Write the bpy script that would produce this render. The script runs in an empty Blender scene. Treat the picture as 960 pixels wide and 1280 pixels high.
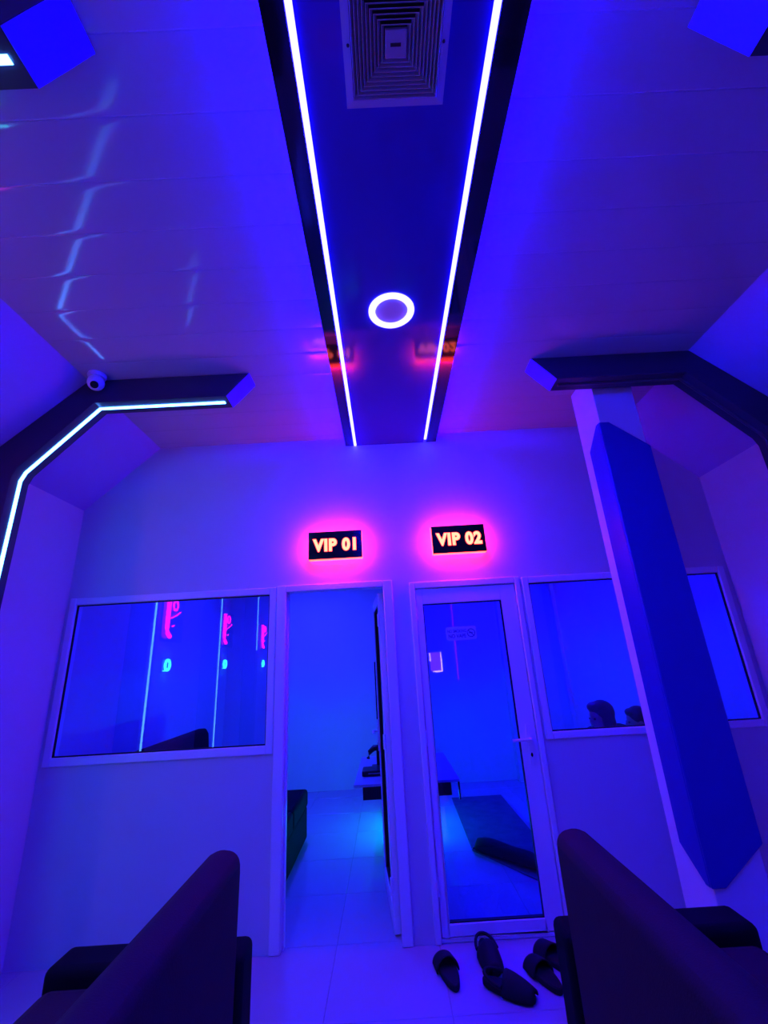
import bpy, bmesh, math, random
from mathutils import Vector, Matrix
random.seed(7)
S = bpy.context.scene
COL = S.collection
# ------------------------------------------------------------------ camera
cam_d = bpy.data.cameras.new('camera')
cam = bpy.data.objects.new('camera', cam_d); COL.objects.link(cam)
F_PX, CX, CY, CAM_H = 546.0, 480.0, 640.0, 1.56
vd = Vector((485 - CX, -(827 - CY), -F_PX)).normalized()       # room depth axis seen from the camera
vu = Vector((-92, 1590, -F_PX)); vu = (vu - vd * vu.dot(vd)).normalized()
vr = vd.cross(vu)
rot = Matrix((vr, vd, vu))
cam.matrix_world = Matrix.Translation((0, 0, CAM_H)) @ rot.to_4x4()
cam_d.sensor_fit = 'HORIZONTAL'; cam_d.sensor_width = 36.0; cam_d.lens = 36.0 * F_PX / 960.0
cam_d.clip_start = 0.02
S.camera = cam
# ------------------------------------------------------------------ world / exposure
W = bpy.data.worlds.new('night'); S.world = W; W.use_nodes = True
W.node_tree.nodes['Background'].inputs[0].default_value = (0.01, 0.008, 0.03, 1)
W.node_tree.nodes['Background'].inputs[1].default_value = 0.2
S.view_settings.view_transform = 'Standard'; S.view_settings.look = 'None'
S.view_settings.gamma = 1.0; S.view_settings.exposure = 0.0; S.view_settings.use_curve_mapping = False
S.cycles.use_denoising = True
S.cycles.max_bounces = 10; S.cycles.transparent_max_bounces = 16
S.cycles.caustics_reflective = True
# lamp colours (linear radiance)
E_CENTER = (1.2, 1.05, 360.0)      # two long strips of the dropped panel
E_COVE = (1.0, 0.0, 420.0)         # hidden cove tape over the dropped panel
E_CYAN = (1.02, 4.0, 16.0)         # portal strips, left row
E_RING = (1.2, 1.05, 16.0)
E_RED = (130.0, 0.0, 30.0)          # sign halo
E_PINK = (13.5, 0.0, 9.0)
E_FILL1 = (3.0, 3.6, 215.0)  # added unseen ceiling light, left small room
E_FILL2 = (2.0, .3, 290.0)  # added unseen ceiling light, right small room
E_DESK = (0.0, 45.0, 110.0)
# ------------------------------------------------------------------ materials
M = {}
def mat(name, base=(.8, .8, .8), rough=.5, spec=.5, metal=0.0, noise=0.0, nscale=8.0, bump=0.0, bscale=60.0, coat=0.0, alpha=1.0):
    m = bpy.data.materials.new(name); m.use_nodes = True
    nt = m.node_tree; b = nt.nodes['Principled BSDF']
    b.inputs['Base Color'].default_value = (*base, 1)
    b.inputs['Roughness'].default_value = rough
    b.inputs['Metallic'].default_value = metal
    b.inputs['Specular IOR Level'].default_value = spec
    b.inputs['Coat Weight'].default_value = coat
    b.inputs['Coat Roughness'].default_value = 0.05
    b.inputs['Alpha'].default_value = alpha
    if noise or bump:
        tc = nt.nodes.new('ShaderNodeTexCoord')
    if noise:
        n = nt.nodes.new('ShaderNodeTexNoise'); n.inputs['Scale'].default_value = nscale; n.inputs['Detail'].default_value = 4
        nt.links.new(tc.outputs['Object'], n.inputs['Vector'])
        r = nt.nodes.new('ShaderNodeMapRange'); r.inputs['To Min'].default_value = 1 - noise; r.inputs['To Max'].default_value = 1 + noise
        nt.links.new(n.outputs['Fac'], r.inputs['Value'])
        mx = nt.nodes.new('ShaderNodeVectorMath'); mx.operation = 'SCALE'
        mx.inputs[0].default_value = base
        nt.links.new(r.outputs['Result'], mx.inputs['Scale'])
        nt.links.new(mx.outputs['Vector'], b.inputs['Base Color'])
    if bump:
        n2 = nt.nodes.new('ShaderNodeTexNoise'); n2.inputs['Scale'].default_value = bscale; n2.inputs['Detail'].default_value = 3
        nt.links.new(tc.outputs['Object'], n2.inputs['Vector'])
        bp = nt.nodes.new('ShaderNodeBump'); bp.inputs['Strength'].default_value = bump; bp.inputs['Distance'].default_value = .004
        nt.links.new(n2.outputs['Fac'], bp.inputs['Height']); nt.links.new(bp.outputs['Normal'], b.inputs['Normal'])
    M[name] = m; return m
def emit(name, col, k=1.0):
    m = bpy.data.materials.new(name); m.use_nodes = True; nt = m.node_tree
    nt.nodes.remove(nt.nodes['Principled BSDF'])
    e = nt.nodes.new('ShaderNodeEmission'); mx = max(col)
    e.inputs['Color'].default_value = (col[0]/mx, col[1]/mx, col[2]/mx, 1); e.inputs['Strength'].default_value = mx * k
    nt.links.new(e.outputs[0], nt.nodes['Material Output'].inputs[0])
    M[name] = m; return m
def glass(name, ior=1.5, gain=1.8, tint=(1, 1, 1)):
    m = bpy.data.materials.new(name); m.use_nodes = True; nt = m.node_tree
    nt.nodes.remove(nt.nodes['Principled BSDF'])
    t = nt.nodes.new('ShaderNodeBsdfTransparent'); t.inputs[0].default_value = (*tint, 1)
    g = nt.nodes.new('ShaderNodeBsdfGlossy'); g.inputs['Roughness'].default_value = 0.0
    f = nt.nodes.new('ShaderNodeFresnel'); f.inputs['IOR'].default_value = ior
    k = nt.nodes.new('ShaderNodeMath'); k.operation = 'MULTIPLY'; k.use_clamp = True; k.inputs[1].default_value = gain
    mx = nt.nodes.new('ShaderNodeMixShader')
    nt.links.new(f.outputs[0], k.inputs[0]); nt.links.new(k.outputs[0], mx.inputs[0])
    nt.links.new(t.outputs[0], mx.inputs[1]); nt.links.new(g.outputs[0], mx.inputs[2])
    nt.links.new(mx.outputs[0], nt.nodes['Material Output'].inputs[0])
    M[name] = m; return m
mat('wall_fill_cut', (.07, .07, .09), .6, .3, noise=.05, nscale=3)  # unseen back wall, darkened to weaken light from behind the viewer
mat('wall_paint', (.60, .60, .62), .55, .3, noise=.03, nscale=3, bump=.08, bscale=120)
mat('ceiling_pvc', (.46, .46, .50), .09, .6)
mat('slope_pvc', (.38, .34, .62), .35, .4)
mat('panel_black', (.012, .012, .016), .06, .5)
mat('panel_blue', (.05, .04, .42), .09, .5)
mat('portal_black', (.035, .035, .05), .3, .4, noise=.1, nscale=5)
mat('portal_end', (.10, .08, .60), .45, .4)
mat('upvc', (.80, .80, .84), .28, .5)
mat('gasket', (.006, .006, .008), .5, .3)
mat('tile', (.40, .40, .42), .13, .5, noise=.06, nscale=2.2)
mat('grout', (.30, .30, .32), .7, .2)
mat('sofa_fabric', (.045, .018, .022), .75, .15, noise=.15, nscale=14, bump=.25, bscale=220)
mat('sofa_dark', (.007, .006, .008), .7, .08, bump=.2, bscale=200)
mat('leg_black', (.01, .01, .01), .35, .5)
mat('column_paint', (.78, .76, .80), .4, .4, noise=.03, nscale=4)
mat('guard_blue', (.02, .03, .34), .4, .4)
mat('sign_black', (.006, .004, .005), .12, .5)
mat('camera_white', (.75, .75, .78), .35, .5)
mat('lens_black', (.004, .004, .005), .1, .6)
mat('vent_white', (.40, .38, .44), .45, .4)
mat('vent_dark', (.02, .02, .025), .6, .3)
mat('desk_white', (.45, .45, .55), .3, .5)
mat('black_plastic', (.008, .008, .01), .35, .4)
mat('screen_black', (.01, .01, .012), .12, .5)
mat('slipper_foam', (.012, .012, .014), .75, .25, bump=.15, bscale=300)
mat('rug', (.10, .10, .14), .9, .1, noise=.3, nscale=9, bump=.4, bscale=300)
mat('metal', (.55, .55, .58), .25, .5, metal=1.0)
mat('led_off', (.06, .06, .08), .35, .5)
mat('skin', (.36, .22, .16), .5, .4)
mat('hair', (.008, .007, .007), .45, .4)
mat('cloth_grey', (.05, .05, .06), .85, .2, bump=.2, bscale=250)
mat('cloth_black', (.02, .02, .025), .85, .2, bump=.2, bscale=250)
mat('sticker', (.75, .75, .85), .4, .4, alpha=.30)
mat('sticker_ink', (.02, .015, .12), .5, .2)
emit('led_center', E_CENTER); emit('led_cove', E_COVE); emit('led_cyan', E_CYAN); emit('led_ring', E_RING)
emit('sign_edge', (15.0, .42, .36)); emit('sign_halo', E_RED); emit('sign_letter', (9.0, .86, .52)); emit('sign_letter_rim', (3.0, .02, .08))
emit('neon_pink', E_PINK); emit('neon_cyan', (.6, 14.0, 18.0)); emit('tube_pink', (3.0, 0.0, 5.0)); emit('fill_room1', E_FILL1); emit('fill_room2', E_FILL2); emit('led_desk', E_DESK)
emit('frame_pink', (16.0, 9.0, 14.0)); emit('frame_glow', (2.6, .4, 7.0))
glass('pane_glass', gain=2.6, tint=(.5, .42, .95)); glass('door_glass', gain=1.3, tint=(.6, .5, .97))
# ------------------------------------------------------------------ mesh builder
class MB:
    def __init__(s): s.v = []; s.f = []; s.sm = []
    def add(s, vs, fs, smooth=False):
        n = len(s.v); s.v += [tuple(v) for v in vs]
        for f in fs: s.f.append(tuple(i + n for i in f)); s.sm.append(smooth)
        return s
    def box(s, x0, x1, y0, y1, z0, z1):
        v = [(x0, y0, z0), (x1, y0, z0), (x1, y1, z0), (x0, y1, z0), (x0, y0, z1), (x1, y0, z1), (x1, y1, z1), (x0, y1, z1)]
        return s.add(v, [(0, 3, 2, 1), (4, 5, 6, 7), (0, 1, 5, 4), (1, 2, 6, 5), (2, 3, 7, 6), (3, 0, 4, 7)])
    def prism(s, poly, a0, a1, axis='y', smooth=False):
        n = len(poly)
        def P(p, a): return {'y': (p[0], a, p[1]), 'z': (p[0], p[1], a), 'x': (a, p[0], p[1])}[axis]
        v = [P(p, a0) for p in poly] + [P(p, a1) for p in poly]
        f = [tuple(range(n)), tuple(reversed(range(n, 2 * n)))]
        s.add(v, f)
        k = len(s.v) - 2 * n
        for i in range(n):
            j = (i + 1) % n
            s.f.append((k + i, k + n + i, k + n + j, k + j)); s.sm.append(smooth)
        return s
    def tube(s, pts, r, seg=10, closed=False, radii=None):
        pts = [Vector(p) for p in pts]; n = len(pts); rings = []
        up = Vector((0, 0, 1))
        for i, p in enumerate(pts):
            a = pts[(i - 1) % n] if (closed or i > 0) else p
            b = pts[(i + 1) % n] if (closed or i < n - 1) else p
            t = (b - a).normalized()
            u = up if abs(t.dot(up)) < .9 else Vector((1, 0, 0))
            x = t.cross(u).normalized(); y = x.cross(t).normalized()
            rr = radii[i] if radii else r
            rings.append([p + (x * math.cos(2 * math.pi * k / seg) + y * math.sin(2 * math.pi * k / seg)) * rr for k in range(seg)])
        v = [q for R in rings for q in R]; f = []
        for i in range(n if closed else n - 1):
            j = (i + 1) % n
            for k in range(seg):
                l = (k + 1) % seg
                f.append((i * seg + k, i * seg + l, j * seg + l, j * seg + k))
        s.add(v, f, True)
        if not closed:
            b = len(s.v) - n * seg
            s.f.append(tuple(b + k for k in reversed(range(seg)))); s.sm.append(False)
            s.f.append(tuple(b + (n - 1) * seg + k for k in range(seg))); s.sm.append(False)
        return s
    def lathe(s, prof, c=(0, 0, 0), seg=32, axis='z'):
        v = []; f = []; n = len(prof)
        for k in range(seg):
            a = 2 * math.pi * k / seg
            for r, h in prof:
                if axis == 'z': v.append((c[0] + r * math.cos(a), c[1] + r * math.sin(a), c[2] + h))
                elif axis == 'y': v.append((c[0] + r * math.cos(a), c[1] + h, c[2] + r * math.sin(a)))
                else: v.append((c[0] + h, c[1] + r * math.cos(a), c[2] + r * math.sin(a)))
        for k in range(seg):
            l = (k + 1) % seg
            for i in range(n - 1):
                f.append((k * n + i, l * n + i, l * n + i + 1, k * n + i + 1))
        return s.add(v, f, True)
    def ball(s, c, rx, ry, rz, u=16, w=10):
        v = []; f = []
        for i in range(w + 1):
            t = math.pi * i / w
            for k in range(u):
                a = 2 * math.pi * k / u
                v.append((c[0] + rx * math.sin(t) * math.cos(a), c[1] + ry * math.sin(t) * math.sin(a), c[2] + rz * math.cos(t)))
        for i in range(w):
            for k in range(u):
                l = (k + 1) % u
                f.append((i * u + k, (i + 1) * u + k, (i + 1) * u + l, i * u + l))
        return s.add(v, f, True)
    def mesh(s, name, off=(0, 0, 0)):
        me = bpy.data.meshes.new(name)
        me.from_pydata([(v[0] - off[0], v[1] - off[1], v[2] - off[2]) for v in s.v], [], s.f)
        bm = bmesh.new(); bm.from_mesh(me)
        bmesh.ops.remove_doubles(bm, verts=bm.verts, dist=1e-6)
        bmesh.ops.recalc_face_normals(bm, faces=bm.faces)
        bm.to_mesh(me); bm.free()
        return me
def wloc(o):
    p = Vector((0, 0, 0))
    while o: p += o.location; o = o.parent
    return p
def obj(name, mb, m, parent=None, bevel=0.0, smooth=False, local=False, seg=2):
    off = Vector((0, 0, 0)) if (local or not parent) else wloc(parent)
    if parent is None:                      # origin of a one-mesh thing at its own base
        xs = [v[0] for v in mb.v]; ys = [v[1] for v in mb.v]; zs = [v[2] for v in mb.v]
        off = Vector(((min(xs) + max(xs)) / 2, (min(ys) + max(ys)) / 2, min(zs)))
    me = mb.mesh(name, off)
    anysm = any(mb.sm) or smooth or bevel > 0
    if anysm:
        for p in me.polygons: p.use_smooth = True
        try: me.set_sharp_from_angle(angle=math.radians(40))
        except Exception: pass
    me.materials.append(M[m] if isinstance(m, str) else m)
    o = bpy.data.objects.new(name, me); COL.objects.link(o)
    if parent: o.parent = parent
    else: o.location = off
    if bevel > 0:
        b = o.modifiers.new('bevel', 'BEVEL'); b.width = bevel; b.segments = seg; b.limit_method = 'ANGLE'
        b.harden_normals = False
    return o
def tag(o, label, cat, group=None, kind=None):
    o['label'] = label; o['category'] = cat
    if group: o['group'] = group
    if kind: o['kind'] = kind
    return o
def thing(name, loc, label, cat, group=None, kind=None, rz=0.0):
    o = bpy.data.objects.new(name, None); COL.objects.link(o); o.empty_display_size = .1
    o.location = loc; o.rotation_euler = (0, 0, rz)
    return tag(o, label, cat, group, kind)
def copy_of(o, name=None, parent=None):
    c = o.copy(); COL.objects.link(c); c.parent = parent
    return c
def text_mesh(body, size, offset=0.0, extrude=0.0, spacing=1.0):
    cu = bpy.data.curves.new('lettering', 'FONT'); cu.body = body; cu.size = size; cu.offset = offset; cu.extrude = extrude
    cu.align_x = 'CENTER'; cu.align_y = 'CENTER'; cu.space_character = spacing; cu.resolution_u = 4
    t = bpy.data.objects.new('lettering_tmp', cu); COL.objects.link(t)
    bpy.context.view_layer.update()
    me = bpy.data.meshes.new_from_object(t.evaluated_get(bpy.context.evaluated_depsgraph_get()))
    bpy.data.objects.remove(t); bpy.data.curves.remove(cu)
    return me
def text_obj(name, body, size, loc, m, parent, offset=0.0, extrude=0.001, spacing=1.0, sx=1.0, sz=1.0):
    me = text_mesh(body, size, offset, extrude, spacing)
    off = wloc(parent)
    for v in me.vertices:                     # upright, facing the room (-Y)
        x, y, z = v.co
        v.co = (loc[0] + x * sx - off.x, loc[1] - z - off.y, loc[2] + y * sz - off.z)
    me.materials.clear(); me.materials.append(M[m])
    o = bpy.data.objects.new(name, me); COL.objects.link(o); o.parent = parent
    return o
# ------------------------------------------------------------------ room dimensions
X0 = 0.117                       # room axis
XL, XR = X0 - 2.42, X0 + 2.42    # side walls
YF, YB = 3.20, -4.0              # front (sign) wall, back wall
YV = 6.6                         # far wall of the VIP rooms
ZC, ZP = 3.31, 3.24              # ceiling, dropped panel underside
CHX, CHZ = 1.88, 2.80            # ceiling slope: starts at X0 +- CHX, ends on the wall at CHZ
# ------------------------------------------------------------------ setting
def wall_holes(x0, x1, z0, z1, y0, y1, holes):
    xs = sorted({x0, x1, *[h[0] for h in holes], *[h[1] for h in holes]})
    zs = sorted({z0, z1, *[h[2] for h in holes], *[h[3] for h in holes]})
    nx, nz = len(xs) - 1, len(zs) - 1
    def solid(i, j):
        if not (0 <= i < nx and 0 <= j < nz): return False
        cx, cz = (xs[i] + xs[i + 1]) / 2, (zs[j] + zs[j + 1]) / 2
        return not any(h[0] < cx < h[1] and h[2] < cz < h[3] for h in holes)
    mb = MB()
    for i in range(nx):
        for j in range(nz):
            if not solid(i, j): continue
            a, b, c, d = xs[i], xs[i + 1], zs[j], zs[j + 1]
            q = lambda *p: mb.add(p, [(0, 1, 2, 3)])
            q((a, y0, c), (b, y0, c), (b, y0, d), (a, y0, d)); q((a, y1, c), (a, y1, d), (b, y1, d), (b, y1, c))
            if not solid(i - 1, j): q((a, y0, c), (a, y0, d), (a, y1, d), (a, y1, c))
            if not solid(i + 1, j): q((b, y0, c), (b, y1, c), (b, y1, d), (b, y0, d))
            if not solid(i, j - 1): q((a, y0, c), (a, y1, c), (b, y1, c), (b, y0, c))
            if not solid(i, j + 1): q((a, y0, d), (b, y0, d), (b, y1, d), (a, y1, d))
    return mb
WIN1 = (-2.275, -0.785, 1.035, 2.115); WIN2 = (1.010, 2.495, 1.025, 2.090)
DOR1 = (-0.777, 0.058, 0.0, 2.122); DOR2 = (0.187, 0.987, 0.0, 2.095)
tag(obj('wall_front', wall_holes(XL, XR, 0, 3.5, YF, YF + .1, [WIN1, WIN2, DOR1, DOR2]), 'wall_paint'),
    'white front wall holding two windows, two doors and the glowing signs', 'wall', kind='structure')
tag(obj('wall_left', MB().box(XL - .1, XL, YB, YV, 0, 3.5), 'wall_paint'), 'white side wall on the left behind the lit portal', 'wall', kind='structure')
tag(obj('wall_right', MB().box(XR, XR + .1, YB, YV, 0, 3.5), 'wall_paint'), 'white side wall on the right behind the dark portal', 'wall', kind='structure')
tag(obj('wall_back', MB().box(XL - .1, XR + .1, YB - .1, YB, 0, 3.5), 'wall_fill_cut'), 'unseen back wall of the lounge, darkened to cut fill light', 'wall', kind='structure')
tag(obj('wall_far', MB().box(XL - .1, XR + .1, YV, YV + .1, 0, 3.5), 'wall_paint'), 'white rear wall of the two small rooms', 'wall', kind='structure')
tag(obj('wall_middle', MB().box(.095, .165, YF + .1, YV, 0, 3.5), 'wall_paint'), 'white partition wall between the two small rooms', 'wall', kind='structure')
tag(obj('trim_1', MB().box(1.62, 1.98, YV - .14, YV, 0, 2.79), 'wall_paint', bevel=.004), 'shallow white pilaster on the rear wall of the right room', 'pilaster', kind='structure')
# floor: grout bed with single tiles
fl = tag(obj('floor', MB().box(XL - .1, XR + .1, YB, YV, -.12, -.004), 'grout'), 'polished white tiled floor', 'floor', kind='structure')
tile_cache = {}
T = .6
def tiles():
    xs = [XL]; x = -.391 - T * 4
    while x < XR:
        if x > XL + .01: xs.append(x)
        x += T
    xs.append(XR)
    ys = [YB]; y = 2.66 - T * 12
    while y < YV:
        if y > YB + .01: ys.append(y)
        y += T
    ys.append(YV)
    off = wloc(fl)
    for i in range(len(xs) - 1):
        for j in range(len(ys) - 1):
            w, d = xs[i + 1] - xs[i], ys[j + 1] - ys[j]
            key = (round(w, 3), round(d, 3))
            if key not in tile_cache:
                h, k, b = w / 2 - .0012, d / 2 - .0012, .0018
                v = [(-h, -k, -.01), (h, -k, -.01), (h, k, -.01), (-h, k, -.01), (-h, -k, -b), (h, -k, -b), (h, k, -b), (-h, k, -b),
                     (-h + b, -k + b, 0), (h - b, -k + b, 0), (h - b, k - b, 0), (-h + b, k - b, 0)]
                f = [(8, 9, 10, 11)] + [(a, (a + 1) % 4, (a + 1) % 4 + 4, a + 4) for a in range(4)] + [(a + 4, (a + 1) % 4 + 4, (a + 1) % 4 + 8, a + 8) for a in range(4)]
                me = bpy.data.meshes.new('tile'); me.from_pydata(v, [], f); me.materials.append(M['tile']); tile_cache[key] = me
            o = bpy.data.objects.new('tile', tile_cache[key]); COL.objects.link(o); o.parent = fl
            o.location = Vector(((xs[i] + xs[i + 1]) / 2, (ys[j] + ys[j + 1]) / 2, 0)) - off
tiles()
# ceiling of the lounge: backing board, glossy planks running across, sloped sides
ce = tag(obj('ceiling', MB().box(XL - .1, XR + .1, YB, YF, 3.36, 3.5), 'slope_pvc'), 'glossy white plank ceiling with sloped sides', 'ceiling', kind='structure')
PW = .2
def plank_mesh():
    n = 40; prof = []
    for i in range(n + 1):
        y = -PW / 2 + PW * i / n
        e = PW / 2 - abs(y)
        z = .00035 * (2 * y / PW) ** 2
        if e < .022: z += .0009 * (1 - e / .022) ** 2
        prof.append((y * .999, z))
    v = []; f = []
    for x in (X0 - CHX, X0 + CHX): v += [(x, y, z) for y, z in prof]
    m = n + 1
    for i in range(n): f.append((i, i + 1, m + i + 1, m + i))
    k = len(v); v += [(X0 - CHX, -PW / 2, .012), (X0 - CHX, PW / 2, .012), (X0 + CHX, -PW / 2, .012), (X0 + CHX, PW / 2, .012)]
    f += [(0, m, k + 2, k), (n, k + 1, k + 3, m + n), (k, k + 2, k + 3, k + 1)]
    me = bpy.data.meshes.new('plank'); me.from_pydata(v, [], f)
    bm = bmesh.new(); bm.from_mesh(me); bmesh.ops.recalc_face_normals(bm, faces=bm.faces); bm.to_mesh(me); bm.free()
    for p in me.polygons: p.use_smooth = len(p.vertices) == 4 and p.index < n
    me.materials.append(M['ceiling_pvc']); return me
pm = plank_mesh(); off = wloc(ce); y = 3.035
o = bpy.data.objects.new('plank', pm); COL.objects.link(o); o.parent = ce; o.location = Vector((0, 3.1675, ZC)) - off; o.scale = (1, .325, 1)
while y > YB:
    o = bpy.data.objects.new('plank', pm); COL.objects.link(o); o.parent = ce
    o.location = Vector((0, y, ZC)) - off; o.rotation_euler = (random.uniform(-.0012, .0012), 0, 0)
    y -= PW
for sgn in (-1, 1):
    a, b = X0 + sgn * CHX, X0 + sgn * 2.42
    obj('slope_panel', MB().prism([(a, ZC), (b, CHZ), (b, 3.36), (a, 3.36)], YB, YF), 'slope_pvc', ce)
tag(obj('ceiling', MB().box(XL, XR, YF + .1, YV, 2.79, 2.85), 'wall_paint'), 'white ceiling of the two small rooms', 'ceiling', kind='structure')
# ------------------------------------------------------------------ dropped panel with two strips
dp = thing('dropped_ceiling_panel', (X0, 0, ZP), 'glossy dark dropped ceiling panel lined by two glowing strips', 'ceiling panel')
PL, PR, LL, LR = -.250, .490, -.171, .397
YP = -1.0                        # rear end of the panel, behind the viewer
def pn(x0, x1, m, name): return obj(name, MB().box(x0, x1, YP, YF, ZP, ZP + .02), m, dp)
pn(PL, LL - .011, 'panel_black', 'edge_band'); pn(LR + .011, PR, 'panel_black', 'edge_band')
pn(LL + .011, LR - .011, 'panel_blue', 'centre_board')
obj('core', MB().box(PL + .07, PR - .07, YP, YF, ZP + .021, ZC - .001), 'panel_black', dp)
for x, y1 in ((LL, YF - .004), (LR, YF - .05)):
    poly = [(x - .010, ZP + .012)] + [(x - .010 * math.cos(math.pi * k / 8), ZP + .001 - .004 * math.sin(math.pi * k / 8)) for k in range(9)] + [(x + .010, ZP + .012)]
    obj('light_strip', MB().prism(poly, YP, y1), 'led_center', dp)['label'] = 'glowing white and blue light strip'
obj('cove_tape', MB().box(PL + .062, PL + .069, YP, YF - .02, ZP + .024, ZP + .036), 'led_cove', dp)
obj('cove_tape', MB().box(PR - .069, PR - .062, YP, YF - .02, ZP + .024, ZP + .036), 'led_cove', dp)
# ring downlight
rl = thing('ring_downlight', (.114, 1.766, ZP), 'round recessed downlight with a bright white glowing ring', 'downlight')
obj('glow_ring', MB().lathe([(.082, 0), (.116, 0), (.116, -.006), (.112, -.010), (.086, -.010), (.082, -.006), (.082, 0)], (.114, 1.766, ZP), 40), 'led_ring', rl)
obj('centre_disc', MB().lathe([(.0001, -.002), (.080, -.002), (.080, -.0005)], (.114, 1.766, ZP), 40), 'camera_white', rl)
# air diffuser
VX, VY, VH = .1185, .746, .152
vt = thing('air_diffuser', (VX, VY, ZP), 'square white louvred air diffuser set in the dropped panel', 'air vent')
def sq(r0, z0, r1, z1, r2, z2, r3, z3):
    mb = MB(); prof = [(r0, z0), (r1, z1), (r2, z2), (r3, z3)]
    v = []
    for sx, sy in ((-1, -1), (1, -1), (1, 1), (-1, 1)):
        v += [(VX + sx * r, VY + sy * r, ZP + z) for r, z in prof]
    f = []
    for c in range(4):
        d = (c + 1) % 4
        for i in range(4): f.append((c * 4 + i, d * 4 + i, d * 4 + (i + 1) % 4, c * 4 + (i + 1) % 4))
    return mb.add(v, f)
obj('frame', sq(VH, -.001, VH, -.012, VH - .022, -.016, VH - .022, -.001), 'vent_white', vt)
obj('backing', MB().box(VX - VH + .022, VX + VH - .022, VY - VH + .022, VY + VH - .022, ZP - .0025, ZP - .001), 'vent_dark', vt)
for k in range(9):
    r = VH - .024 - k * .0108
    obj('louver', sq(r, -.018, r - .0015, -.019, r - .0088, -.006, r - .0075, -.005), 'vent_white', vt)
pl_ = obj('centre_plate', MB().box(VX - .031, VX + .031, VY - .031, VY + .031, ZP - .022, ZP - .006), 'vent_white', vt, bevel=.002)
obj('badge', MB().box(VX - .016, VX + .014, VY - .004, VY + .004, ZP - .0228, ZP - .0215), 'vent_dark', pl_)
for sx in (-1, 1):
    obj('screw', MB().lathe([(.0001, -.0168), (.0042, -.0168), (.0045, -.012)], (VX + sx * (VH - .015), VY, ZP), 12), 'vent_dark', vt)
# ------------------------------------------------------------------ portals
def portal(sgn, yc, lit, label, zend=.12):
    t = thing('light_portal', (X0 + sgn * 2.32, yc, 0), label, 'light portal', 'ceiling portals')
    P = lambda u, z: (X0 + sgn * u, z)
    h = .066
    inner = [P(1.02, 3.15), P(1.822, 3.15), P(2.20, 2.735), P(2.222, 2.68), P(2.222, 0)]
    outer = [P(2.419, 0), P(2.419, CHZ - .002), P(CHX + .001, ZC - .002), P(.885, ZC - .002)]
    body = MB().prism(inner + outer, yc - h, yc + h)
    obj('body', body, 'portal_black', t, bevel=.003)
    a, b = Vector((X0 + sgn * 1.019, 0, 3.150)), Vector((X0 + sgn * .884, 0, ZC - .003))
    n = Vector((-sgn * (b.z - a.z), 0, -abs(b.x - a.x))).normalized()     # end cap skin
    e = MB(); q = []
    for yy in (yc - h + .001, yc + h - .001):
        q += [(a.x, yy, a.z), (b.x, yy, b.z), (b.x + n.x * .003, yy, b.z + n.z * .003), (a.x + n.x * .003, yy, a.z + n.z * .003)]
    e.add(q, [(0, 1, 2, 3), (4, 7, 6, 5), (0, 4, 5, 1), (1, 5, 6, 2), (2, 6, 7, 3), (3, 7, 4, 0)])
    obj('end_cap', e, 'portal_end', t)
    # channel and diffuser following the inside of the portal
    path = [(1.045, 3.15), (1.822, 3.15), (2.20, 2.735), (2.222, 2.68), (2.222, zend)]
    def ribbon(w, d, lift):
        mb = MB(); v = []; f = []; npt = len(path)
        for i, (u, z) in enumerate(path):
            a_ = path[max(0, i - 1)]; b_ = path[min(npt - 1, i + 1)]
            du, dz = b_[0] - a_[0], b_[1] - a_[1]; L = math.hypot(du, dz)
            nu, nz = dz / L, -du / L                        # towards the room
            for k in range(7):
                an = math.pi * k / 6
                ox = -w * math.cos(an); on = lift + d * math.sin(an)
                v.append((X0 + sgn * (u + nu * on), yc + ox, z + nz * on))
        for i in range(npt - 1):
            for k in range(6): f.append((i * 7 + k, i * 7 + k + 1, (i + 1) * 7 + k + 1, (i + 1) * 7 + k))
            f.append((i * 7, (i + 1) * 7, (i + 1) * 7 + 6, i * 7 + 6))
        f.append(tuple(range(7))); f.append(tuple(range((npt - 1) * 7, npt * 7)))
        return mb.add(v, f, True)
    obj('light_strip', ribbon(.011, .010, .0005), 'led_cyan' if lit else 'led_off', t)
    return t
PY = [2.355, .71, -.935, -2.58]
portal(-1, PY[0], True, 'black ceiling portal with glowing cyan strip beside the left window')
portal(-1, PY[1], True, 'black ceiling portal with glowing cyan strip at the upper left corner')
portal(-1, PY[2], True, 'black portal with glowing cyan strip behind the viewer, rightmost strip reflected in the left window', 1.85)
portal(1, PY[0], False, 'unlit black ceiling portal above the right column')
portal(1, PY[1], False, 'unlit black ceiling portal at the upper right corner')
# ------------------------------------------------------------------ column with corner guard
cl = thing('column', (1.56, 2.59, 0), 'white square column with a blue wrapped guard before the right window', 'column')
C0, C1, D0, D1 = 1.43, 1.69, 2.46, 2.74
obj('shaft', MB().box(C0, C1, D0, D1, 0, ZC - .004), 'column_paint', cl, bevel=.004)
g = .014
gd = MB()
gd.prism([(D0, .50), (D0, 2.92), (D0 + .03, 2.92), (D0 + .175, 2.80), (D0 + .175, .62), (D0 + .03, .50)], C0 - g, C0 - .0005, axis='x')
o = obj('side_guard', gd, 'guard_blue', cl, bevel=.004)
gf = MB()
gf.prism([(C0 - g, .50), (C0 - g, 2.92), (C0 + .05, 2.92), (C1 + g, 2.74), (C1 + g, .66), (C0 + .05, .50)], D0 - g, D0 - .0005, axis='y')
obj('front_guard', gf, 'guard_blue', cl, bevel=.006)
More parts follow.
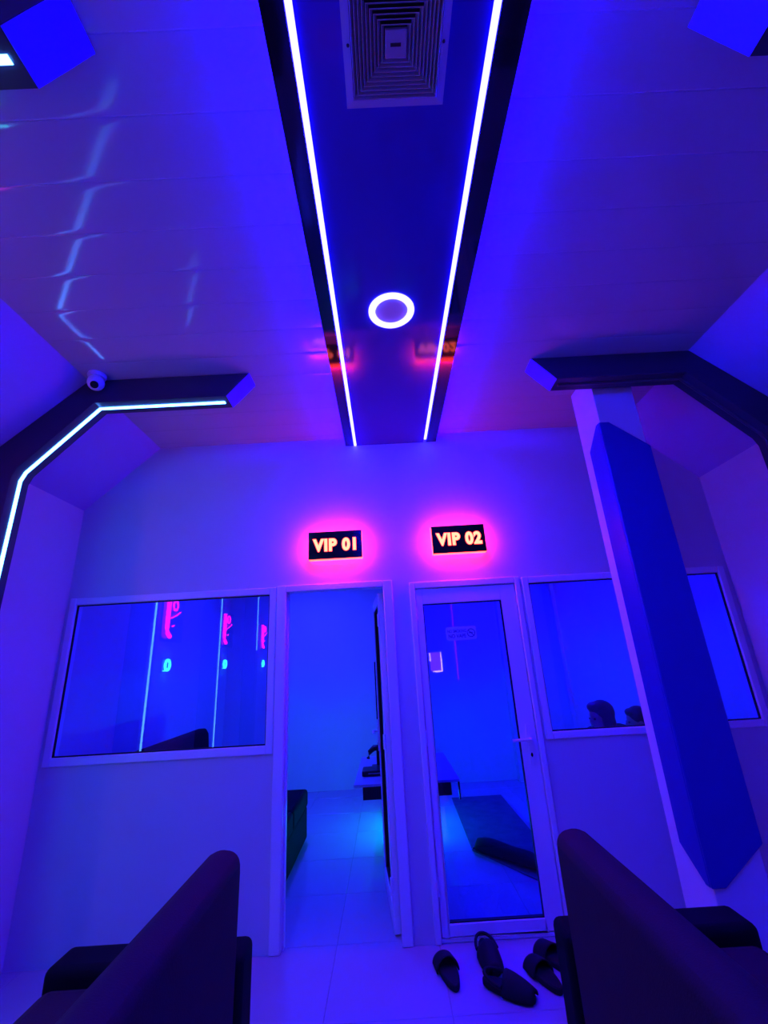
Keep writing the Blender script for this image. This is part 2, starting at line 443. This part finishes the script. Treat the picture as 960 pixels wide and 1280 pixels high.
# ------------------------------------------------------------------ windows
def window(name, H, G, label):
    x0, x1, z0, z1 = H; gx0, gx1, gz0, gz1 = G
    t = thing(name, ((x0 + x1) / 2, YF + .05, z0), label, 'window', kind='structure')
    e = -.003; ya, yb = YF - .014, YF + .07
    for nm, b in (('jamb', (x0 + e, gx0, z0 + e, z1 - e)), ('jamb', (gx1, x1 - e, z0 + e, z1 - e)),
                  ('head', (gx0, gx1, gz1, z1 - e)), ('sill', (gx0, gx1, z0 + e, gz0))):
        obj(nm, MB().box(b[0], b[1], ya, yb, b[2], b[3]), 'upvc', t, bevel=.006)
    gk = MB(); w = .007
    for b in ((gx0, gx0 + w, gz0, gz1), (gx1 - w, gx1, gz0, gz1), (gx0 + w, gx1 - w, gz1 - w, gz1), (gx0 + w, gx1 - w, gz0, gz0 + w)):
        gk.box(b[0], b[1], YF + .006, YF + .02, b[2], b[3])
    obj('gasket', gk, 'gasket', t)
    pv = [(gx0 + .002, YF + .013, gz0 + .002), (gx1 - .002, YF + .013, gz0 + .002), (gx1 - .002, YF + .013, gz1 - .002), (gx0 + .002, YF + .013, gz1 - .002)]
    obj('pane', MB().add(pv, [(0, 1, 2, 3)]), 'pane_glass', t)
    return t
window('window_1', WIN1, (-2.232, -.832, 1.084, 2.068), 'white framed window left of the open door, full of neon reflections')
window('window_2', WIN2, (1.054, 2.452, 1.066, 2.046), 'white framed window partly hidden by the column')
# ------------------------------------------------------------------ doors
def frame_parts(t, H, jw, hw):
    x0, x1, _, z1 = H; e = -.003; ya, yb = YF - .016, YF + .085
    obj('jamb', MB().box(x0 + e, x0 + jw, ya, yb, 0.001, z1 - e), 'upvc', t, bevel=.006)
    obj('jamb', MB().box(x1 - jw, x1 - e, ya, yb, 0.001, z1 - e), 'upvc', t, bevel=.006)
    obj('head', MB().box(x0 + jw, x1 - jw, ya, yb, z1 - hw, z1 - e), 'upvc', t, bevel=.006)
    obj('stop', MB().box(x0 + jw, x0 + jw + .012, YF + .03, YF + .07, .001, z1 - hw), 'upvc', t, bevel=.003)
def leaf_parts(parent, w, h, st, sb, glassm, local_y0=-.022, local_y1=.022, sl=None):
    # leaf in local coordinates: hinge at x=0, runs +x, faces -y
    sl = sl or st
    fr = MB()
    fr.box(0, sl, local_y0, local_y1, .008, h); fr.box(w - st, w, local_y0, local_y1, .008, h)
    fr.box(sl, w - st, local_y0, local_y1, h - st, h); fr.box(sl, w - st, local_y0, local_y1, .008, sb)
    lf = obj('leaf', fr, 'upvc', parent, bevel=.005, local=True)
    gk = MB(); q = .006
    for b in ((sl, sl + q, sb, h - st), (w - st - q, w - st, sb, h - st), (sl + q, w - st - q, h - st - q, h - st), (sl + q, w - st - q, sb, sb + q)):
        gk.box(b[0], b[1], -.013, .013, b[2], b[3])
    obj('gasket', gk, 'gasket', lf, local=True)
    obj('pane', MB().add([(sl + .001, 0, sb + .001), (w - st - .001, 0, sb + .001), (w - st - .001, 0, h - st - .001), (sl + .001, 0, h - st - .001)], [(0, 1, 2, 3)]), glassm, lf, local=True)
    return lf
def handle(lf, x, z, side, face):
    y = face
    s = -1 if face < 0 else 1
    hp = obj('handle', MB().box(x - .015, x + .015, min(y, y + s * .008), max(y, y + s * .008), z - .115, z + .115)
             .tube([(x, y, z + .03), (x, y + s * .045, z + .03)], .009, 10).tube([(x, y + s * .045, z + .03), (x - side * .05, y + s * .048, z + .03), (x - side * .12, y + s * .045, z + .028)], .009, 10), 'upvc', lf, local=True)
    obj('keyhole', MB().ball((x, y + s * .009, z - .065), .007, .002, .013), 'lens_black', lf, local=True)
d1 = thing('door_1', ((DOR1[0] + DOR1[1]) / 2, YF + .05, 0), 'white framed glass door standing open under the first sign', 'door', kind='structure')
frame_parts(d1, DOR1, .066, .045)
h1 = bpy.data.objects.new('open_leaf', None); COL.objects.link(h1); h1.parent = d1
h1.location = Vector((-.028, YF + .10, 0)) - d1.location; h1.rotation_euler = (0, 0, math.radians(95.0))
lf = leaf_parts(h1, .70, 2.05, .075, .12, 'door_glass')
handle(lf, .70 - .04, 1.0, 1, .022); handle(lf, .70 - .04, 1.0, 1, -.022)
for z in (.25, 1.05, 1.85):
    obj('hinge', MB().tube([(-.004, .026, z - .045), (-.004, .026, z + .045)], .009, 10), 'upvc', lf, local=True)
arm = MB().box(.04, .26, -.062, -.022, 1.97, 2.03)
obj('closer', arm, 'black_plastic', lf, local=True, bevel=.006)
d2 = thing('door_2', ((DOR2[0] + DOR2[1]) / 2, YF + .05, 0), 'white framed glass door closed under the second sign', 'door', kind='structure')
frame_parts(d2, DOR2, .036, .045)
obj('threshold', MB().box(.223, .951, YF + .004, YF + .08, .0005, .022), 'upvc', d2, bevel=.004)
h2 = bpy.data.objects.new('closed_leaf', None); COL.objects.link(h2); h2.parent = d2
h2.location = Vector((.226, YF + .02, .02)) - d2.location
lf2 = leaf_parts(h2, .722, 2.025, .108, .07, 'door_glass', sl=.046)
handle(lf2, .722 - .050, .985, 1, -.022)
for z in (.25, 1.05, 1.85):
    obj('hinge', MB().tube([(-.004, -.026, z - .045), (-.004, -.026, z + .045)], .008, 10), 'upvc', lf2, local=True)
# no-smoking sticker on the closed door
st = thing('door_sticker', (.529, YF + .018, 1.675), 'small clear no smoking sticker on the closed glass door', 'sticker')
def rrect(x0, x1, z0, z1, r, n=6):
    p = []
    for cx, cz, a in ((x1 - r, z1 - r, 0), (x0 + r, z1 - r, 90), (x0 + r, z0 + r, 180), (x1 - r, z0 + r, 270)):
        for k in range(n + 1):
            t = math.radians(a + 90 * k / n); p.append((cx + r * math.cos(t), cz + r * math.sin(t)))
    return p
obj('film', MB().prism(rrect(.421, .637, 1.675, 1.768, .02), YF + .0175, YF + .0185), 'sticker', st)
text_obj('lettering', 'NO SMOKING', .030, (.500, YF + .017, 1.737), 'sticker_ink', st, offset=.0006, sx=.72)
text_obj('lettering', 'NO VAPE', .036, (.500, YF + .017, 1.703), 'sticker_ink', st, offset=.0008, sx=.85)
rg = MB(); pts = [(.600 + .027 * math.cos(2 * math.pi * k / 24), YF + .0168, 1.722 + .027 * math.sin(2 * math.pi * k / 24)) for k in range(24)]
rg.tube(pts, .0032, 6, closed=True); rg.tube([(.600 - .018, YF + .0168, 1.722 + .018), (.600 + .018, YF + .0168, 1.722 - .018)], .003, 6)
rg.box(.583, .613, YF + .0158, YF + .0168, 1.719, 1.725)
obj('prohibition_mark', rg, 'sticker_ink', st)
# ------------------------------------------------------------------ VIP signs
def sign(cx, cz, txt, label):
    w, h, d = .196, .103, .065
    t = thing('door_sign', (cx, YF, cz - h), label, 'sign', 'lit door signs')
    y1 = YF - .022; y0 = y1 - d
    obj('face', MB().box(cx - w, cx + w, y0 - .004, y0, cz - h, cz + h), 'sign_black', t, bevel=.001)
    e = MB(); k = .012
    for b in ((cx - w, cx - w + k, cz - h, cz + h), (cx + w - k, cx + w, cz - h, cz + h), (cx - w + k, cx + w - k, cz - h, cz - h + k), (cx - w + k, cx + w - k, cz + h - k, cz + h)):
        e.box(b[0], b[1], y0 + .0005, y1 - .008, b[2], b[3])
    obj('lit_edge', e, 'sign_edge', t)
    obj('back_plate', MB().box(cx - w + k, cx + w - k, y1 - .012, y1, cz - h + k, cz + h - k), 'sign_black', t)
    hb = MB()
    for b in ((cx - w + .02, cx - w + .03, cz - h + .02, cz + h - .02), (cx + w - .03, cx + w - .02, cz - h + .02, cz + h - .02), (cx - w + .03, cx + w - .03, cz - h + .02, cz - h + .03), (cx - w + .03, cx + w - .03, cz + h - .03, cz + h - .02)):
        hb.box(b[0], b[1], y1 + .0005, y1 + .006, b[2], b[3])
    obj('halo_tape', hb, 'sign_halo', t)
    for sx in (-1, 1): obj('standoff', MB().tube([(cx + sx * .1, y1, cz), (cx + sx * .1, YF + .001, cz)], .006, 8), 'metal', t)
    text_obj('lettering_rim', txt, .145, (cx + .006, y0 - .0045, cz - .004), 'sign_letter_rim', t, offset=.0105, extrude=.0004, spacing=1.12, sx=.76, sz=.84)
    text_obj('lettering', txt, .145, (cx + .006, y0 - .0055, cz - .004), 'sign_letter', t, offset=.0075, extrude=.0004, spacing=1.12, sx=.76, sz=.84)
sign(-.340, 2.392, 'VIP 01', 'glowing black VIP 01 sign with magenta halo above the open door')
sign(.568, 2.386, 'VIP 02', 'glowing black VIP 02 sign with magenta halo above the closed door')
# ------------------------------------------------------------------ dome camera
dc = thing('security_camera', (-1.675, 2.235, ZC), 'small white dome security camera at the ceiling corner', 'security camera')
obj('mount', MB().lathe([(.0001, -.001), (.05, -.001), (.052, -.012), (.046, -.026), (.0001, -.026)], (-1.675, 2.235, ZC), 28), 'camera_white', dc)
b = obj('ball', MB().ball((-1.675, 2.235, ZC - .058), .047, .047, .047, 24, 14), 'camera_white', dc)
dl = Vector((.30, -.62, -.72)).normalized(); c = Vector((-1.675, 2.235, ZC - .058))
obj('lens', MB().tube([c + dl * .030, c + dl * .049], .022, 20), 'lens_black', b)
# ------------------------------------------------------------------ lounge sofas (backs towards the aisle)
def sofa(s, label, xb, xf, xa):
    y0, y1 = .36, 2.12
    t = thing('sofa', (s * .95, 1.2, 0), label, 'sofa', 'lounge sofas with their backs to the aisle')
    bx = lambda a, b, *r: MB().box(min(s * a, s * b), max(s * a, s * b), *r)
    obj('base', bx(xb + .012, xf - .03, y0 + .02, y1 - .02, .06, .30), 'sofa_dark', t, bevel=.012)
    a = MB().prism([(s * xb, .20), (s * (xb + .145), .20), (s * (xb + .125), .90), (s * (xb + .112), .935), (s * (xb + .07), .953), (s * (xb + .02), .945), (s * (xb - .004), .92), (s * (xb - .006), .88)], y0 + .16, y1 - .225)
    obj('backrest', a, 'sofa_fabric', t, bevel=.03, seg=4)
    for ya, yb in ((y0, y0 + .155), (y1 - .155, y1)):
        obj('armrest', bx(xb, xa, ya, yb, .06, .60), 'sofa_dark', t, bevel=.028, seg=4)
    n = 2; L = (y1 - y0 - .32) / n
    for k in range(n):
        ya = y0 + .16 + k * L
        obj('seat_cushion', bx(xb + .15, xf, ya + .004, ya + L - .004, .30, .565), 'sofa_fabric', t, bevel=.045, seg=4)
        bc = MB().prism([(s * (xb + .15), .45), (s * (xb + .34), .45), (s * (xb + .30), .66), (s * (xb + .22), .80), (s * (xb + .14), .82)], ya + .01, ya + L - .01)
        obj('back_cushion', bc, 'sofa_fabric', t, bevel=.04, seg=4)
    for sx in (xb + .08, xf - .1):
        for yy in (y0 + .08, y1 - .08):
            obj('leg', MB().lathe([(.0001, 0), (.018, 0), (.024, .06), (.0001, .06)], (s * sx, yy, 0.0), 12), 'leg_black', t)
sofa(-1, 'dark fabric sofa seen from behind on the left of the aisle', .572, 1.25, 1.275)
sofa(1, 'dark fabric sofa seen from behind on the right of the aisle', .576, 1.25, 1.275)
# ------------------------------------------------------------------ slippers by the door
def slipper(loc, heading, label, kind='slide', L=.27, tilt=0.0):
    t = thing('slipper', loc, label, 'slipper', 'footwear left outside the closed door', rz=heading)
    out = []
    for k in range(28):
        a = 2 * math.pi * k / 28; yy = math.sin(a); xx = math.cos(a)
        w = .052 + .010 * yy - .006 * (1 - yy * yy) * 1.0
        out.append((xx * w + .004 * yy, yy * L / 2))
    mb = MB().prism(out, 0.001, .030, axis='z', smooth=True)
    obj('sole', mb, 'slipper_foam', t, bevel=.006, local=True)
    up = MB(); n = 14
    ya, yb = ((.005, .100) if kind == 'slide' else (-.01, L / 2 - .004))
    v = []; f = []
    cols = 8
    for c in range(cols + 1):
        u = c / cols; yy = ya + (yb - ya) * u
        wid = .056 - (.020 * u ** 3 if kind != 'slide' else .003 * u)
        hh = (.062 - .020 * u) if kind == 'slide' else (.075 - .045 * u ** 1.6)
        for k in range(n + 1):
            a = math.pi * k / n
            v.append((wid * math.cos(a), yy, (.010 + hh * math.sin(a))))
    m = n + 1
    for c in range(cols):
        for k in range(n): f.append((c * m + k, c * m + k + 1, (c + 1) * m + k + 1, (c + 1) * m + k))
    up.add(v, f, True)
    o = obj('strap' if kind == 'slide' else 'upper', up, 'slipper_foam', t, local=True)
    sd = o.modifiers.new('thick', 'SOLIDIFY'); sd.thickness = .006; sd.offset = 1
    if kind == 'clog':
        hs = [(.056 * math.cos(a), -.012 - (L / 2 - .02) * math.sin(a) * .92, .045 + .015 * math.sin(a)) for a in [math.pi * k / 14 for k in range(15)]]
        obj('heel_strap', MB().tube(hs, .008, 8), 'slipper_foam', t, local=True)
slipper((.228, 2.935, 0), math.radians(11), 'black slide slipper farthest left before the closed door')
slipper((.458, 3.035, 0), math.radians(184), 'black clog with heel strap touching the closed door', 'clog', .29)
slipper((.500, 2.780, 0), math.radians(236), 'black clog lying sideways nearest the viewer', 'clog', .27)
slipper((.800, 2.985, 0), math.radians(24), 'black slide slipper partly hidden by the right sofa')
slipper((.705, 2.860, 0), math.radians(20), 'black slide slipper beside the one behind the right sofa', 'slide', .26)
# ------------------------------------------------------------------ VIP room furniture
def room_sofa(s, xback, xfront, zb, y0, y1, label):
    t = thing('bench_sofa', ((xback + xfront) / 2, (y0 + y1) / 2, 0), label, 'sofa')
    bx = lambda a, b, *r: MB().box(min(a, b), max(a, b), *r)
    obj('base', bx(xback + s * .02, xfront - s * .01, y0, y1, .02, .28), 'sofa_dark', t, bevel=.015)
    n = 2; L = (y1 - y0) / n
    for k in range(n):
        obj('seat_cushion', bx(xback + s * .16, xfront, y0 + k * L + .004, y0 + (k + 1) * L - .004, .28, .43), 'sofa_dark', t, bevel=.03, seg=3)
    p = [(xback, .1), (xback + s * .2, .28), (xback + s * .14, zb - .05), (xback + s * .11, zb), (xback + s * .03, zb), (xback, zb - .04)]
    obj('backrest', MB().prism(p, y0, y1), 'sofa_dark', t, bevel=.02, seg=3)
    for xx in (xback + s * .08, xfront - s * .1):
        for yy in (y0 + .08, y1 - .08): obj('leg', MB().box(xx - .02, xx + .02, yy - .02, yy + .02, 0, .02), 'leg_black', t)
room_sofa(1, -2.00, -.85, 1.02, 3.55, 4.93, 'dark sofa inside the left room, seen through the window')
room_sofa(-1, 2.36, 1.27, .84, 3.42, 4.95, 'dark sofa inside the right room under the two seated people')
def desk(s, label):
    xw = .094 if s < 0 else .166                 # partition face
    xo = X0 + s * .475 if s < 0 else X0 + s * .455
    t = thing('wall_desk', (xw, 4.95, 0), label, 'desk')
    bx = lambda a, b, *r: MB().box(min(a, b), max(a, b), *r)
    obj('desk_top', bx(xw, xo, 4.40, 5.60, .530, .552), 'desk_white', t, bevel=.003)
    obj('drawer_box', bx(xw, xo - s * .075, 4.425, 5.2, .425, .529), 'black_plastic', t, bevel=.004)
    if s > 0: obj('bracket', bx(xo - .014, xo - .002, 4.405, 4.44, .395, .529), 'black_plastic', t)
    obj('light_tape', bx(xw + s * .004, xw + s * .012, 4.7, 5.5, .200, .222), 'led_desk', t)
desk(-1, 'white wall desk with black drawer seen through the open door')
desk(1, 'white wall desk with black bracket seen through the closed door')
gc = thing('game_console', (-.14, 4.72, .552), 'black game console lying on the desk behind the open door', 'game console')
obj('case', MB().box(-.30, -.02, 4.66, 4.86, .556, .600), 'black_plastic', gc, bevel=.006)
obj('foot', MB().box(-.28, -.04, 4.68, 4.84, .552, .556), 'black_plastic', gc)
obj('slot', MB().box(-.24, -.06, 4.657, 4.661, .576, .582), 'metal', gc)
gp = thing('game_controller', (-.16, 5.05, .552), 'dark game controllers propped on a stand on the desk', 'game controller')
obj('stand', MB().box(-.22, -.09, 5.0, 5.1, .552, .57).box(-.17, -.14, 5.05, 5.07, .57, .74), 'black_plastic', gp, bevel=.004)
pd = MB().tube([(-.255, 5.02, .64), (-.235, 5.01, .70), (-.19, 5.0, .735), (-.12, 5.0, .735), (-.075, 5.01, .70), (-.055, 5.02, .64)], .02, 12, radii=[.018, .024, .028, .028, .024, .018])
gpd = obj('gamepad', pd, 'black_plastic', gp)
for x in (-.18, -.13): obj('thumb_stick', MB().lathe([(.0001, -.036), (.009, -.036), (.009, -.02)], (x, 5.0, .725), 12, axis='y'), 'screen_black', gpd)
tv = thing('television', (-.10, 4.9, 1.06), 'thin wall television seen edge on through the open door', 'television')
obj('panel', MB().box(-.135, -.095, 4.46, 5.36, 1.06, 1.565), 'screen_black', tv, bevel=.004)
obj('wall_mount', MB().box(-.095, .094, 4.8, 5.0, 1.2, 1.42), 'black_plastic', tv)
# right room: rug, bolster
rug = [(.66, 5.95), (.63, 4.45), (1.02, 3.83), (1.24, 3.60), (1.24, 5.95)]
tag(obj('rug', MB().prism(rug, .0005, .010, axis='z'), 'rug', bevel=.003), 'dark blue rug on the floor of the right room', 'rug')
bo = MB(); ps = []; rs = []
for k in range(13):
    u = k / 12; x = .655 + (1.12 - .655) * u; yy = 4.44 + (3.90 - 4.44) * u
    r = .030 + .040 * math.sin(math.pi * min(1, u * 1.1 + .05)) ** .5 * (.55 + .45 * u) + .006 * math.sin(9 * u)
    if k in (0,): r = .014
    ps.append((x, yy, r + .012)); rs.append(r)
bl = thing('bolster', (.92, 4.12, .01), 'long black bolster cushion lying on the rug edge behind the closed door', 'cushion')
obj('cover', bo.tube(ps, .05, 14, radii=rs), 'cloth_black', bl)
obj('tassel', MB().tube([(.655, 4.44, .026), (.640, 4.455, .018)], .007, 8), 'cloth_black', bl)
# added lights that brighten the small rooms, no such lamp in view
def room_fill(name, x0, x1, y0, y1, z, m, label):
    t = thing(name, ((x0 + x1) / 2, (y0 + y1) / 2, z), label, 'added light')
    obj('housing', MB().box(x0 - .02, x1 + .02, y0 - .02, y1 + .02, z - .012, z), 'camera_white', t, bevel=.003)
    obj('diffuser', MB().box(x0, x1, y0, y1, z - .018, z - .012), m, t)
room_fill('added_ceiling_light', -1.05, -.97, 4.2, 5.9, 2.79, 'fill_room1', 'added unseen blue white ceiling light filling the left room')
room_fill('added_ceiling_light', 1.35, 1.43, 4.1, 5.9, 2.79, 'fill_room2', 'added unseen blue ceiling light filling the right room')
# ------------------------------------------------------------------ lounge wall neon (seen reflected in the window)
def station(yc, lab1, lab2):
    t = thing('neon_sign', (XL, yc, 1.9), lab1, 'neon sign', 'pink neon signs on the left wall')
    x = XL + .035
    obj('backing', MB().box(XL + .001, XL + .012, yc - .24, yc + .24, 1.88, 2.36), 'sign_black', t, bevel=.003)
    obj('bar_tube', MB().tube([(x, yc + .17, 2.33), (x, yc + .17, 2.02), (x, yc + .15, 1.965), (x, yc + .09, 1.93)], .022, 10), 'neon_pink', t)
    obj('ring_tube', MB().tube([(x, yc + .02 + .05 * math.cos(a), 2.26 + .05 * math.sin(a)) for a in [2 * math.pi * k / 16 for k in range(16)]], .012, 8, closed=True), 'neon_pink', t)
    obj('dash_tube', MB().tube([(x, yc + .10, 2.12), (x, yc - .02, 2.16), (x, yc - .10, 2.20)], .009, 8), 'neon_pink', t)
    obj('dot_tube', MB().tube([(x, yc + .06, 2.04), (x, yc + .02, 2.05)], .010, 8), 'neon_pink', t)
    c = thing('wall_lamp', (XL, yc + .07, 1.6), lab2, 'wall lamp', 'cyan wall lamps on the left wall')
    obj('plate', MB().box(XL + .001, XL + .015, yc - .02, yc + .16, 1.58, 1.72), 'black_plastic', c, bevel=.003)
    obj('glow_ring', MB().tube([(XL + .03, yc + .07 + .05 * math.cos(a), 1.65 + .05 * math.sin(a)) for a in [2 * math.pi * k / 18 for k in range(18)]], .014, 8, closed=True), 'neon_cyan', c)
    obj('glow_bar', MB().box(XL + .016, XL + .03, yc + .03, yc + .14, 1.59, 1.60), 'neon_cyan', c)
station(1.60, 'pink neon sign on the left wall nearest the window', 'small cyan wall lamp nearest the window')
station(-.08, 'pink neon sign on the left wall, second from the window', 'small cyan wall lamp, second from the window')
station(-2.05, 'pink neon sign on the left wall farthest from the window', 'small cyan wall lamp farthest from the window')
# back wall of the lounge: pink tube and lit frame (reflected in the closed door)
pt = thing('neon_tube', (1.55, YB, .9), 'tall pink neon tube on the back wall of the lounge', 'neon tube')
obj('tube', MB().tube([(1.55, YB + .03, 1.1), (1.55, YB + .03, 2.9)], .014, 10), 'tube_pink', pt)
for zz in (1.3, 2.6): obj('clip', MB().box(1.53, 1.57, YB + .001, YB + .02, zz, zz + .03), 'metal', pt)
lb = thing('light_box', (1.08, YB, 1.3), 'small lit frame on the back wall of the lounge', 'light box')
obj('panel', MB().box(.95, 1.21, YB + .001, YB + .03, 1.30, 1.70), 'frame_glow', lb)
obj('lit_edge', MB().box(1.185, 1.215, YB + .0305, YB + .04, 1.28, 1.70).box(1.0, 1.185, YB + .0305, YB + .04, 1.28, 1.31).box(.94, .965, YB + .0305, YB + .04, 1.50, 1.70), 'frame_pink', lb)
# ------------------------------------------------------------------ people in the right room
def capsule(bm, p0, r0, p1, r1, n=5):
    p0, p1 = Vector(p0), Vector(p1)
    for k in range(n + 1):
        u = k / n
        bmesh.ops.create_icosphere(bm, subdivisions=2, radius=r0 + (r1 - r0) * u, matrix=Matrix.Translation(p0.lerp(p1, u)))
    d = p1 - p0
    if d.length > 1e-4:
        q = d.to_track_quat('Z', 'Y').to_matrix().to_4x4()
        bmesh.ops.create_cone(bm, cap_ends=True, segments=14, radius1=r0, radius2=r1, depth=d.length, matrix=Matrix.Translation((p0 + p1) / 2) @ q)
def ell(bm, c, rx, ry, rz, rot_=None):
    m = Matrix.Translation(c) @ (rot_ or Matrix.Identity(4)) @ Matrix.Diagonal((rx, ry, rz, 1))
    bmesh.ops.create_icosphere(bm, subdivisions=3, radius=1, matrix=m)
def fuse(name, bm, vox, m, parent, smooth=6):
    me = bpy.data.meshes.new(name); bm.to_mesh(me); bm.free()
    t = bpy.data.objects.new('fuse_tmp', me); COL.objects.link(t)
    r = t.modifiers.new('r', 'REMESH'); r.mode = 'VOXEL'; r.voxel_size = vox
    s_ = t.modifiers.new('s', 'SMOOTH'); s_.iterations = smooth; s_.factor = .5
    bpy.context.view_layer.update()
    out = bpy.data.meshes.new_from_object(t.evaluated_get(bpy.context.evaluated_depsgraph_get()))
    bpy.data.objects.remove(t); bpy.data.meshes.remove(me)
    for p in out.polygons: p.use_smooth = True
    out.materials.clear(); out.materials.append(M[m]); out.name = name
    o = bpy.data.objects.new(name, out); COL.objects.link(o); o.parent = parent
    return o
def person(loc, rz, lean, head_turn, long_hair, topmat, label, kneeup=0.0, twist=0.0, scale=1.0, shrug=0.0):
    # local frame: sits at the origin on a seat 0.43 high, faces +x, z up
    t = thing('person', loc, label, 'person', rz=rz); t.scale = (scale,) * 3
    TW = Matrix.Rotation(twist, 3, 'Z')
    hip = Vector((0, 0, .52)); ch = hip + Vector((math.sin(lean) * .34, 0, math.cos(lean) * .34)); nk = hip + Vector((math.sin(lean) * .46 + .02, 0, math.cos(lean) * .46))
    hd = nk + Vector((.035, 0, .135)); R = Matrix.Rotation(head_turn, 4, 'Z')
    def H(x, y, z): return hd + (R @ Vector((x, y, z)))
    knee = [Vector((.43, s * .13, .47 + kneeup)) for s in (-1, 1)]; ank = [Vector((.47, s * .12, .09)) for s in (-1, 1)]
    sh = [ch + TW @ Vector((0, s * .165, .075 + shrug)) for s in (-1, 1)]; el = [ch + TW @ Vector((.13, s * .215, -.17)) for s in (-1, 1)]
    wr = [ch + TW @ Vector((.32, s * .07, -.19)) for s in (-1, 1)]
    b = bmesh.new()
    capsule(b, hip, .125, ch, .13); capsule(b, ch + TW @ Vector((0, -.10, .03)), .085, ch + TW @ Vector((0, .10, .03)), .085); capsule(b, nk - Vector((0, 0, .05)), .058, hd - Vector((.02, 0, .06)), .05)
    ell(b, H(-.012, 0, .025), .095, .074, .100, R); ell(b, H(.022, 0, -.045), .066, .056, .070, R); ell(b, H(.088, 0, -.012), .016, .012, .022, R); ell(b, H(.076, 0, -.062), .012, .024, .012, R)
    for s in (-1, 1): ell(b, H(-.01, s * .075, -.005), .018, .010, .030, R)
    for i, s in enumerate((-1, 1)):
        capsule(b, hip + Vector((.02, s * .085, -.01)), .088, knee[i], .058); capsule(b, knee[i], .056, ank[i], .038); capsule(b, ank[i] - Vector((.03, 0, .04)), .034, ank[i] + Vector((.15, 0, -.058)), .026)
        capsule(b, sh[i], .056, el[i], .042); capsule(b, el[i], .040, wr[i], .028)
        pm_ = wr[i] + Vector((.055, -s * .005, 0)); capsule(b, wr[i], .027, pm_, .031)
        for k in range(4):
            f0 = pm_ + Vector((.028, 0, .024 - k * .016)); L = (.030, .035, .033, .025)[k]
            f1 = f0 + Vector((L, -s * .012, 0)); f2 = f1 + Vector((.006, -s * .028, 0)); capsule(b, f0, .0085, f1, .008, 3); capsule(b, f1, .008, f2, .0075, 3)
        capsule(b, wr[i] + Vector((.03, -s * .012, .022)), .010, wr[i] + Vector((.075, -s * .035, .040)), .008, 3)
    body = fuse('body', b, .0075, 'skin', t, 4)
    b = bmesh.new()
    capsule(b, hip - Vector((0, 0, .03)), .138, ch, .142); capsule(b, ch + TW @ Vector((0, -.105, .03)), .093, ch + TW @ Vector((0, .105, .03)), .093); capsule(b, ch + Vector((0, 0, .06)), .10, nk - Vector((.0, 0, .03)), .066)
    for i in range(2): capsule(b, sh[i], .066, el[i], .054); capsule(b, el[i], .052, el[i].lerp(wr[i], .85), .038)
    fuse('hoodie', b, .010, topmat, t)
    b = bmesh.new(); capsule(b, hip + Vector((0, -.06, -.03)), .128, hip + Vector((0, .06, -.03)), .128)
    for i, s in enumerate((-1, 1)): capsule(b, hip + Vector((.02, s * .085, -.01)), .099, knee[i], .070); capsule(b, knee[i], .068, ank[i] + Vector((0, 0, .04)), .052)
    fuse('trousers', b, .010, 'cloth_black', t)
    b = bmesh.new()
    ell(b, H(-.024, 0, .046), .100, .086, .094, R)
    if long_hair:
        ell(b, H(-.050, 0, -.03), .062, .080, .115, R); ell(b, H(-.055, 0, -.10), .052, .074, .09, R); ell(b, H(.03, 0, .088), .062, .07, .042, R)
        for s in (-1, 1): ell(b, H(-.01, s * .066, -.03), .045, .026, .10, R)
    else:
        ell(b, H(-.055, 0, -.005), .062, .080, .085, R); ell(b, H(.035, 0, .085), .052, .062, .036, R)
    fuse('hair', b, .008, 'hair', t, 3)
    for s in (-1, 1): obj('eye', MB().ball(H(.076, s * .028, .006), .008, .012, .008, 12, 8), 'lens_black', body, local=True)
    obj('mouth', MB().ball(H(.082, 0, -.052), .006, .022, .005, 12, 6), 'cloth_grey', body, local=True)
    return t
person((1.79, 3.70, 0), math.pi, .30, .25, True, 'cloth_grey', 'person with chin length dark hair leaning forward, nearest the door side', twist=.85, scale=.965, shrug=.05)
person((1.93, 4.42, -.02), math.pi, -.92, -.1, False, 'cloth_black', 'person with short black hair slouching on the sofa beside the column')
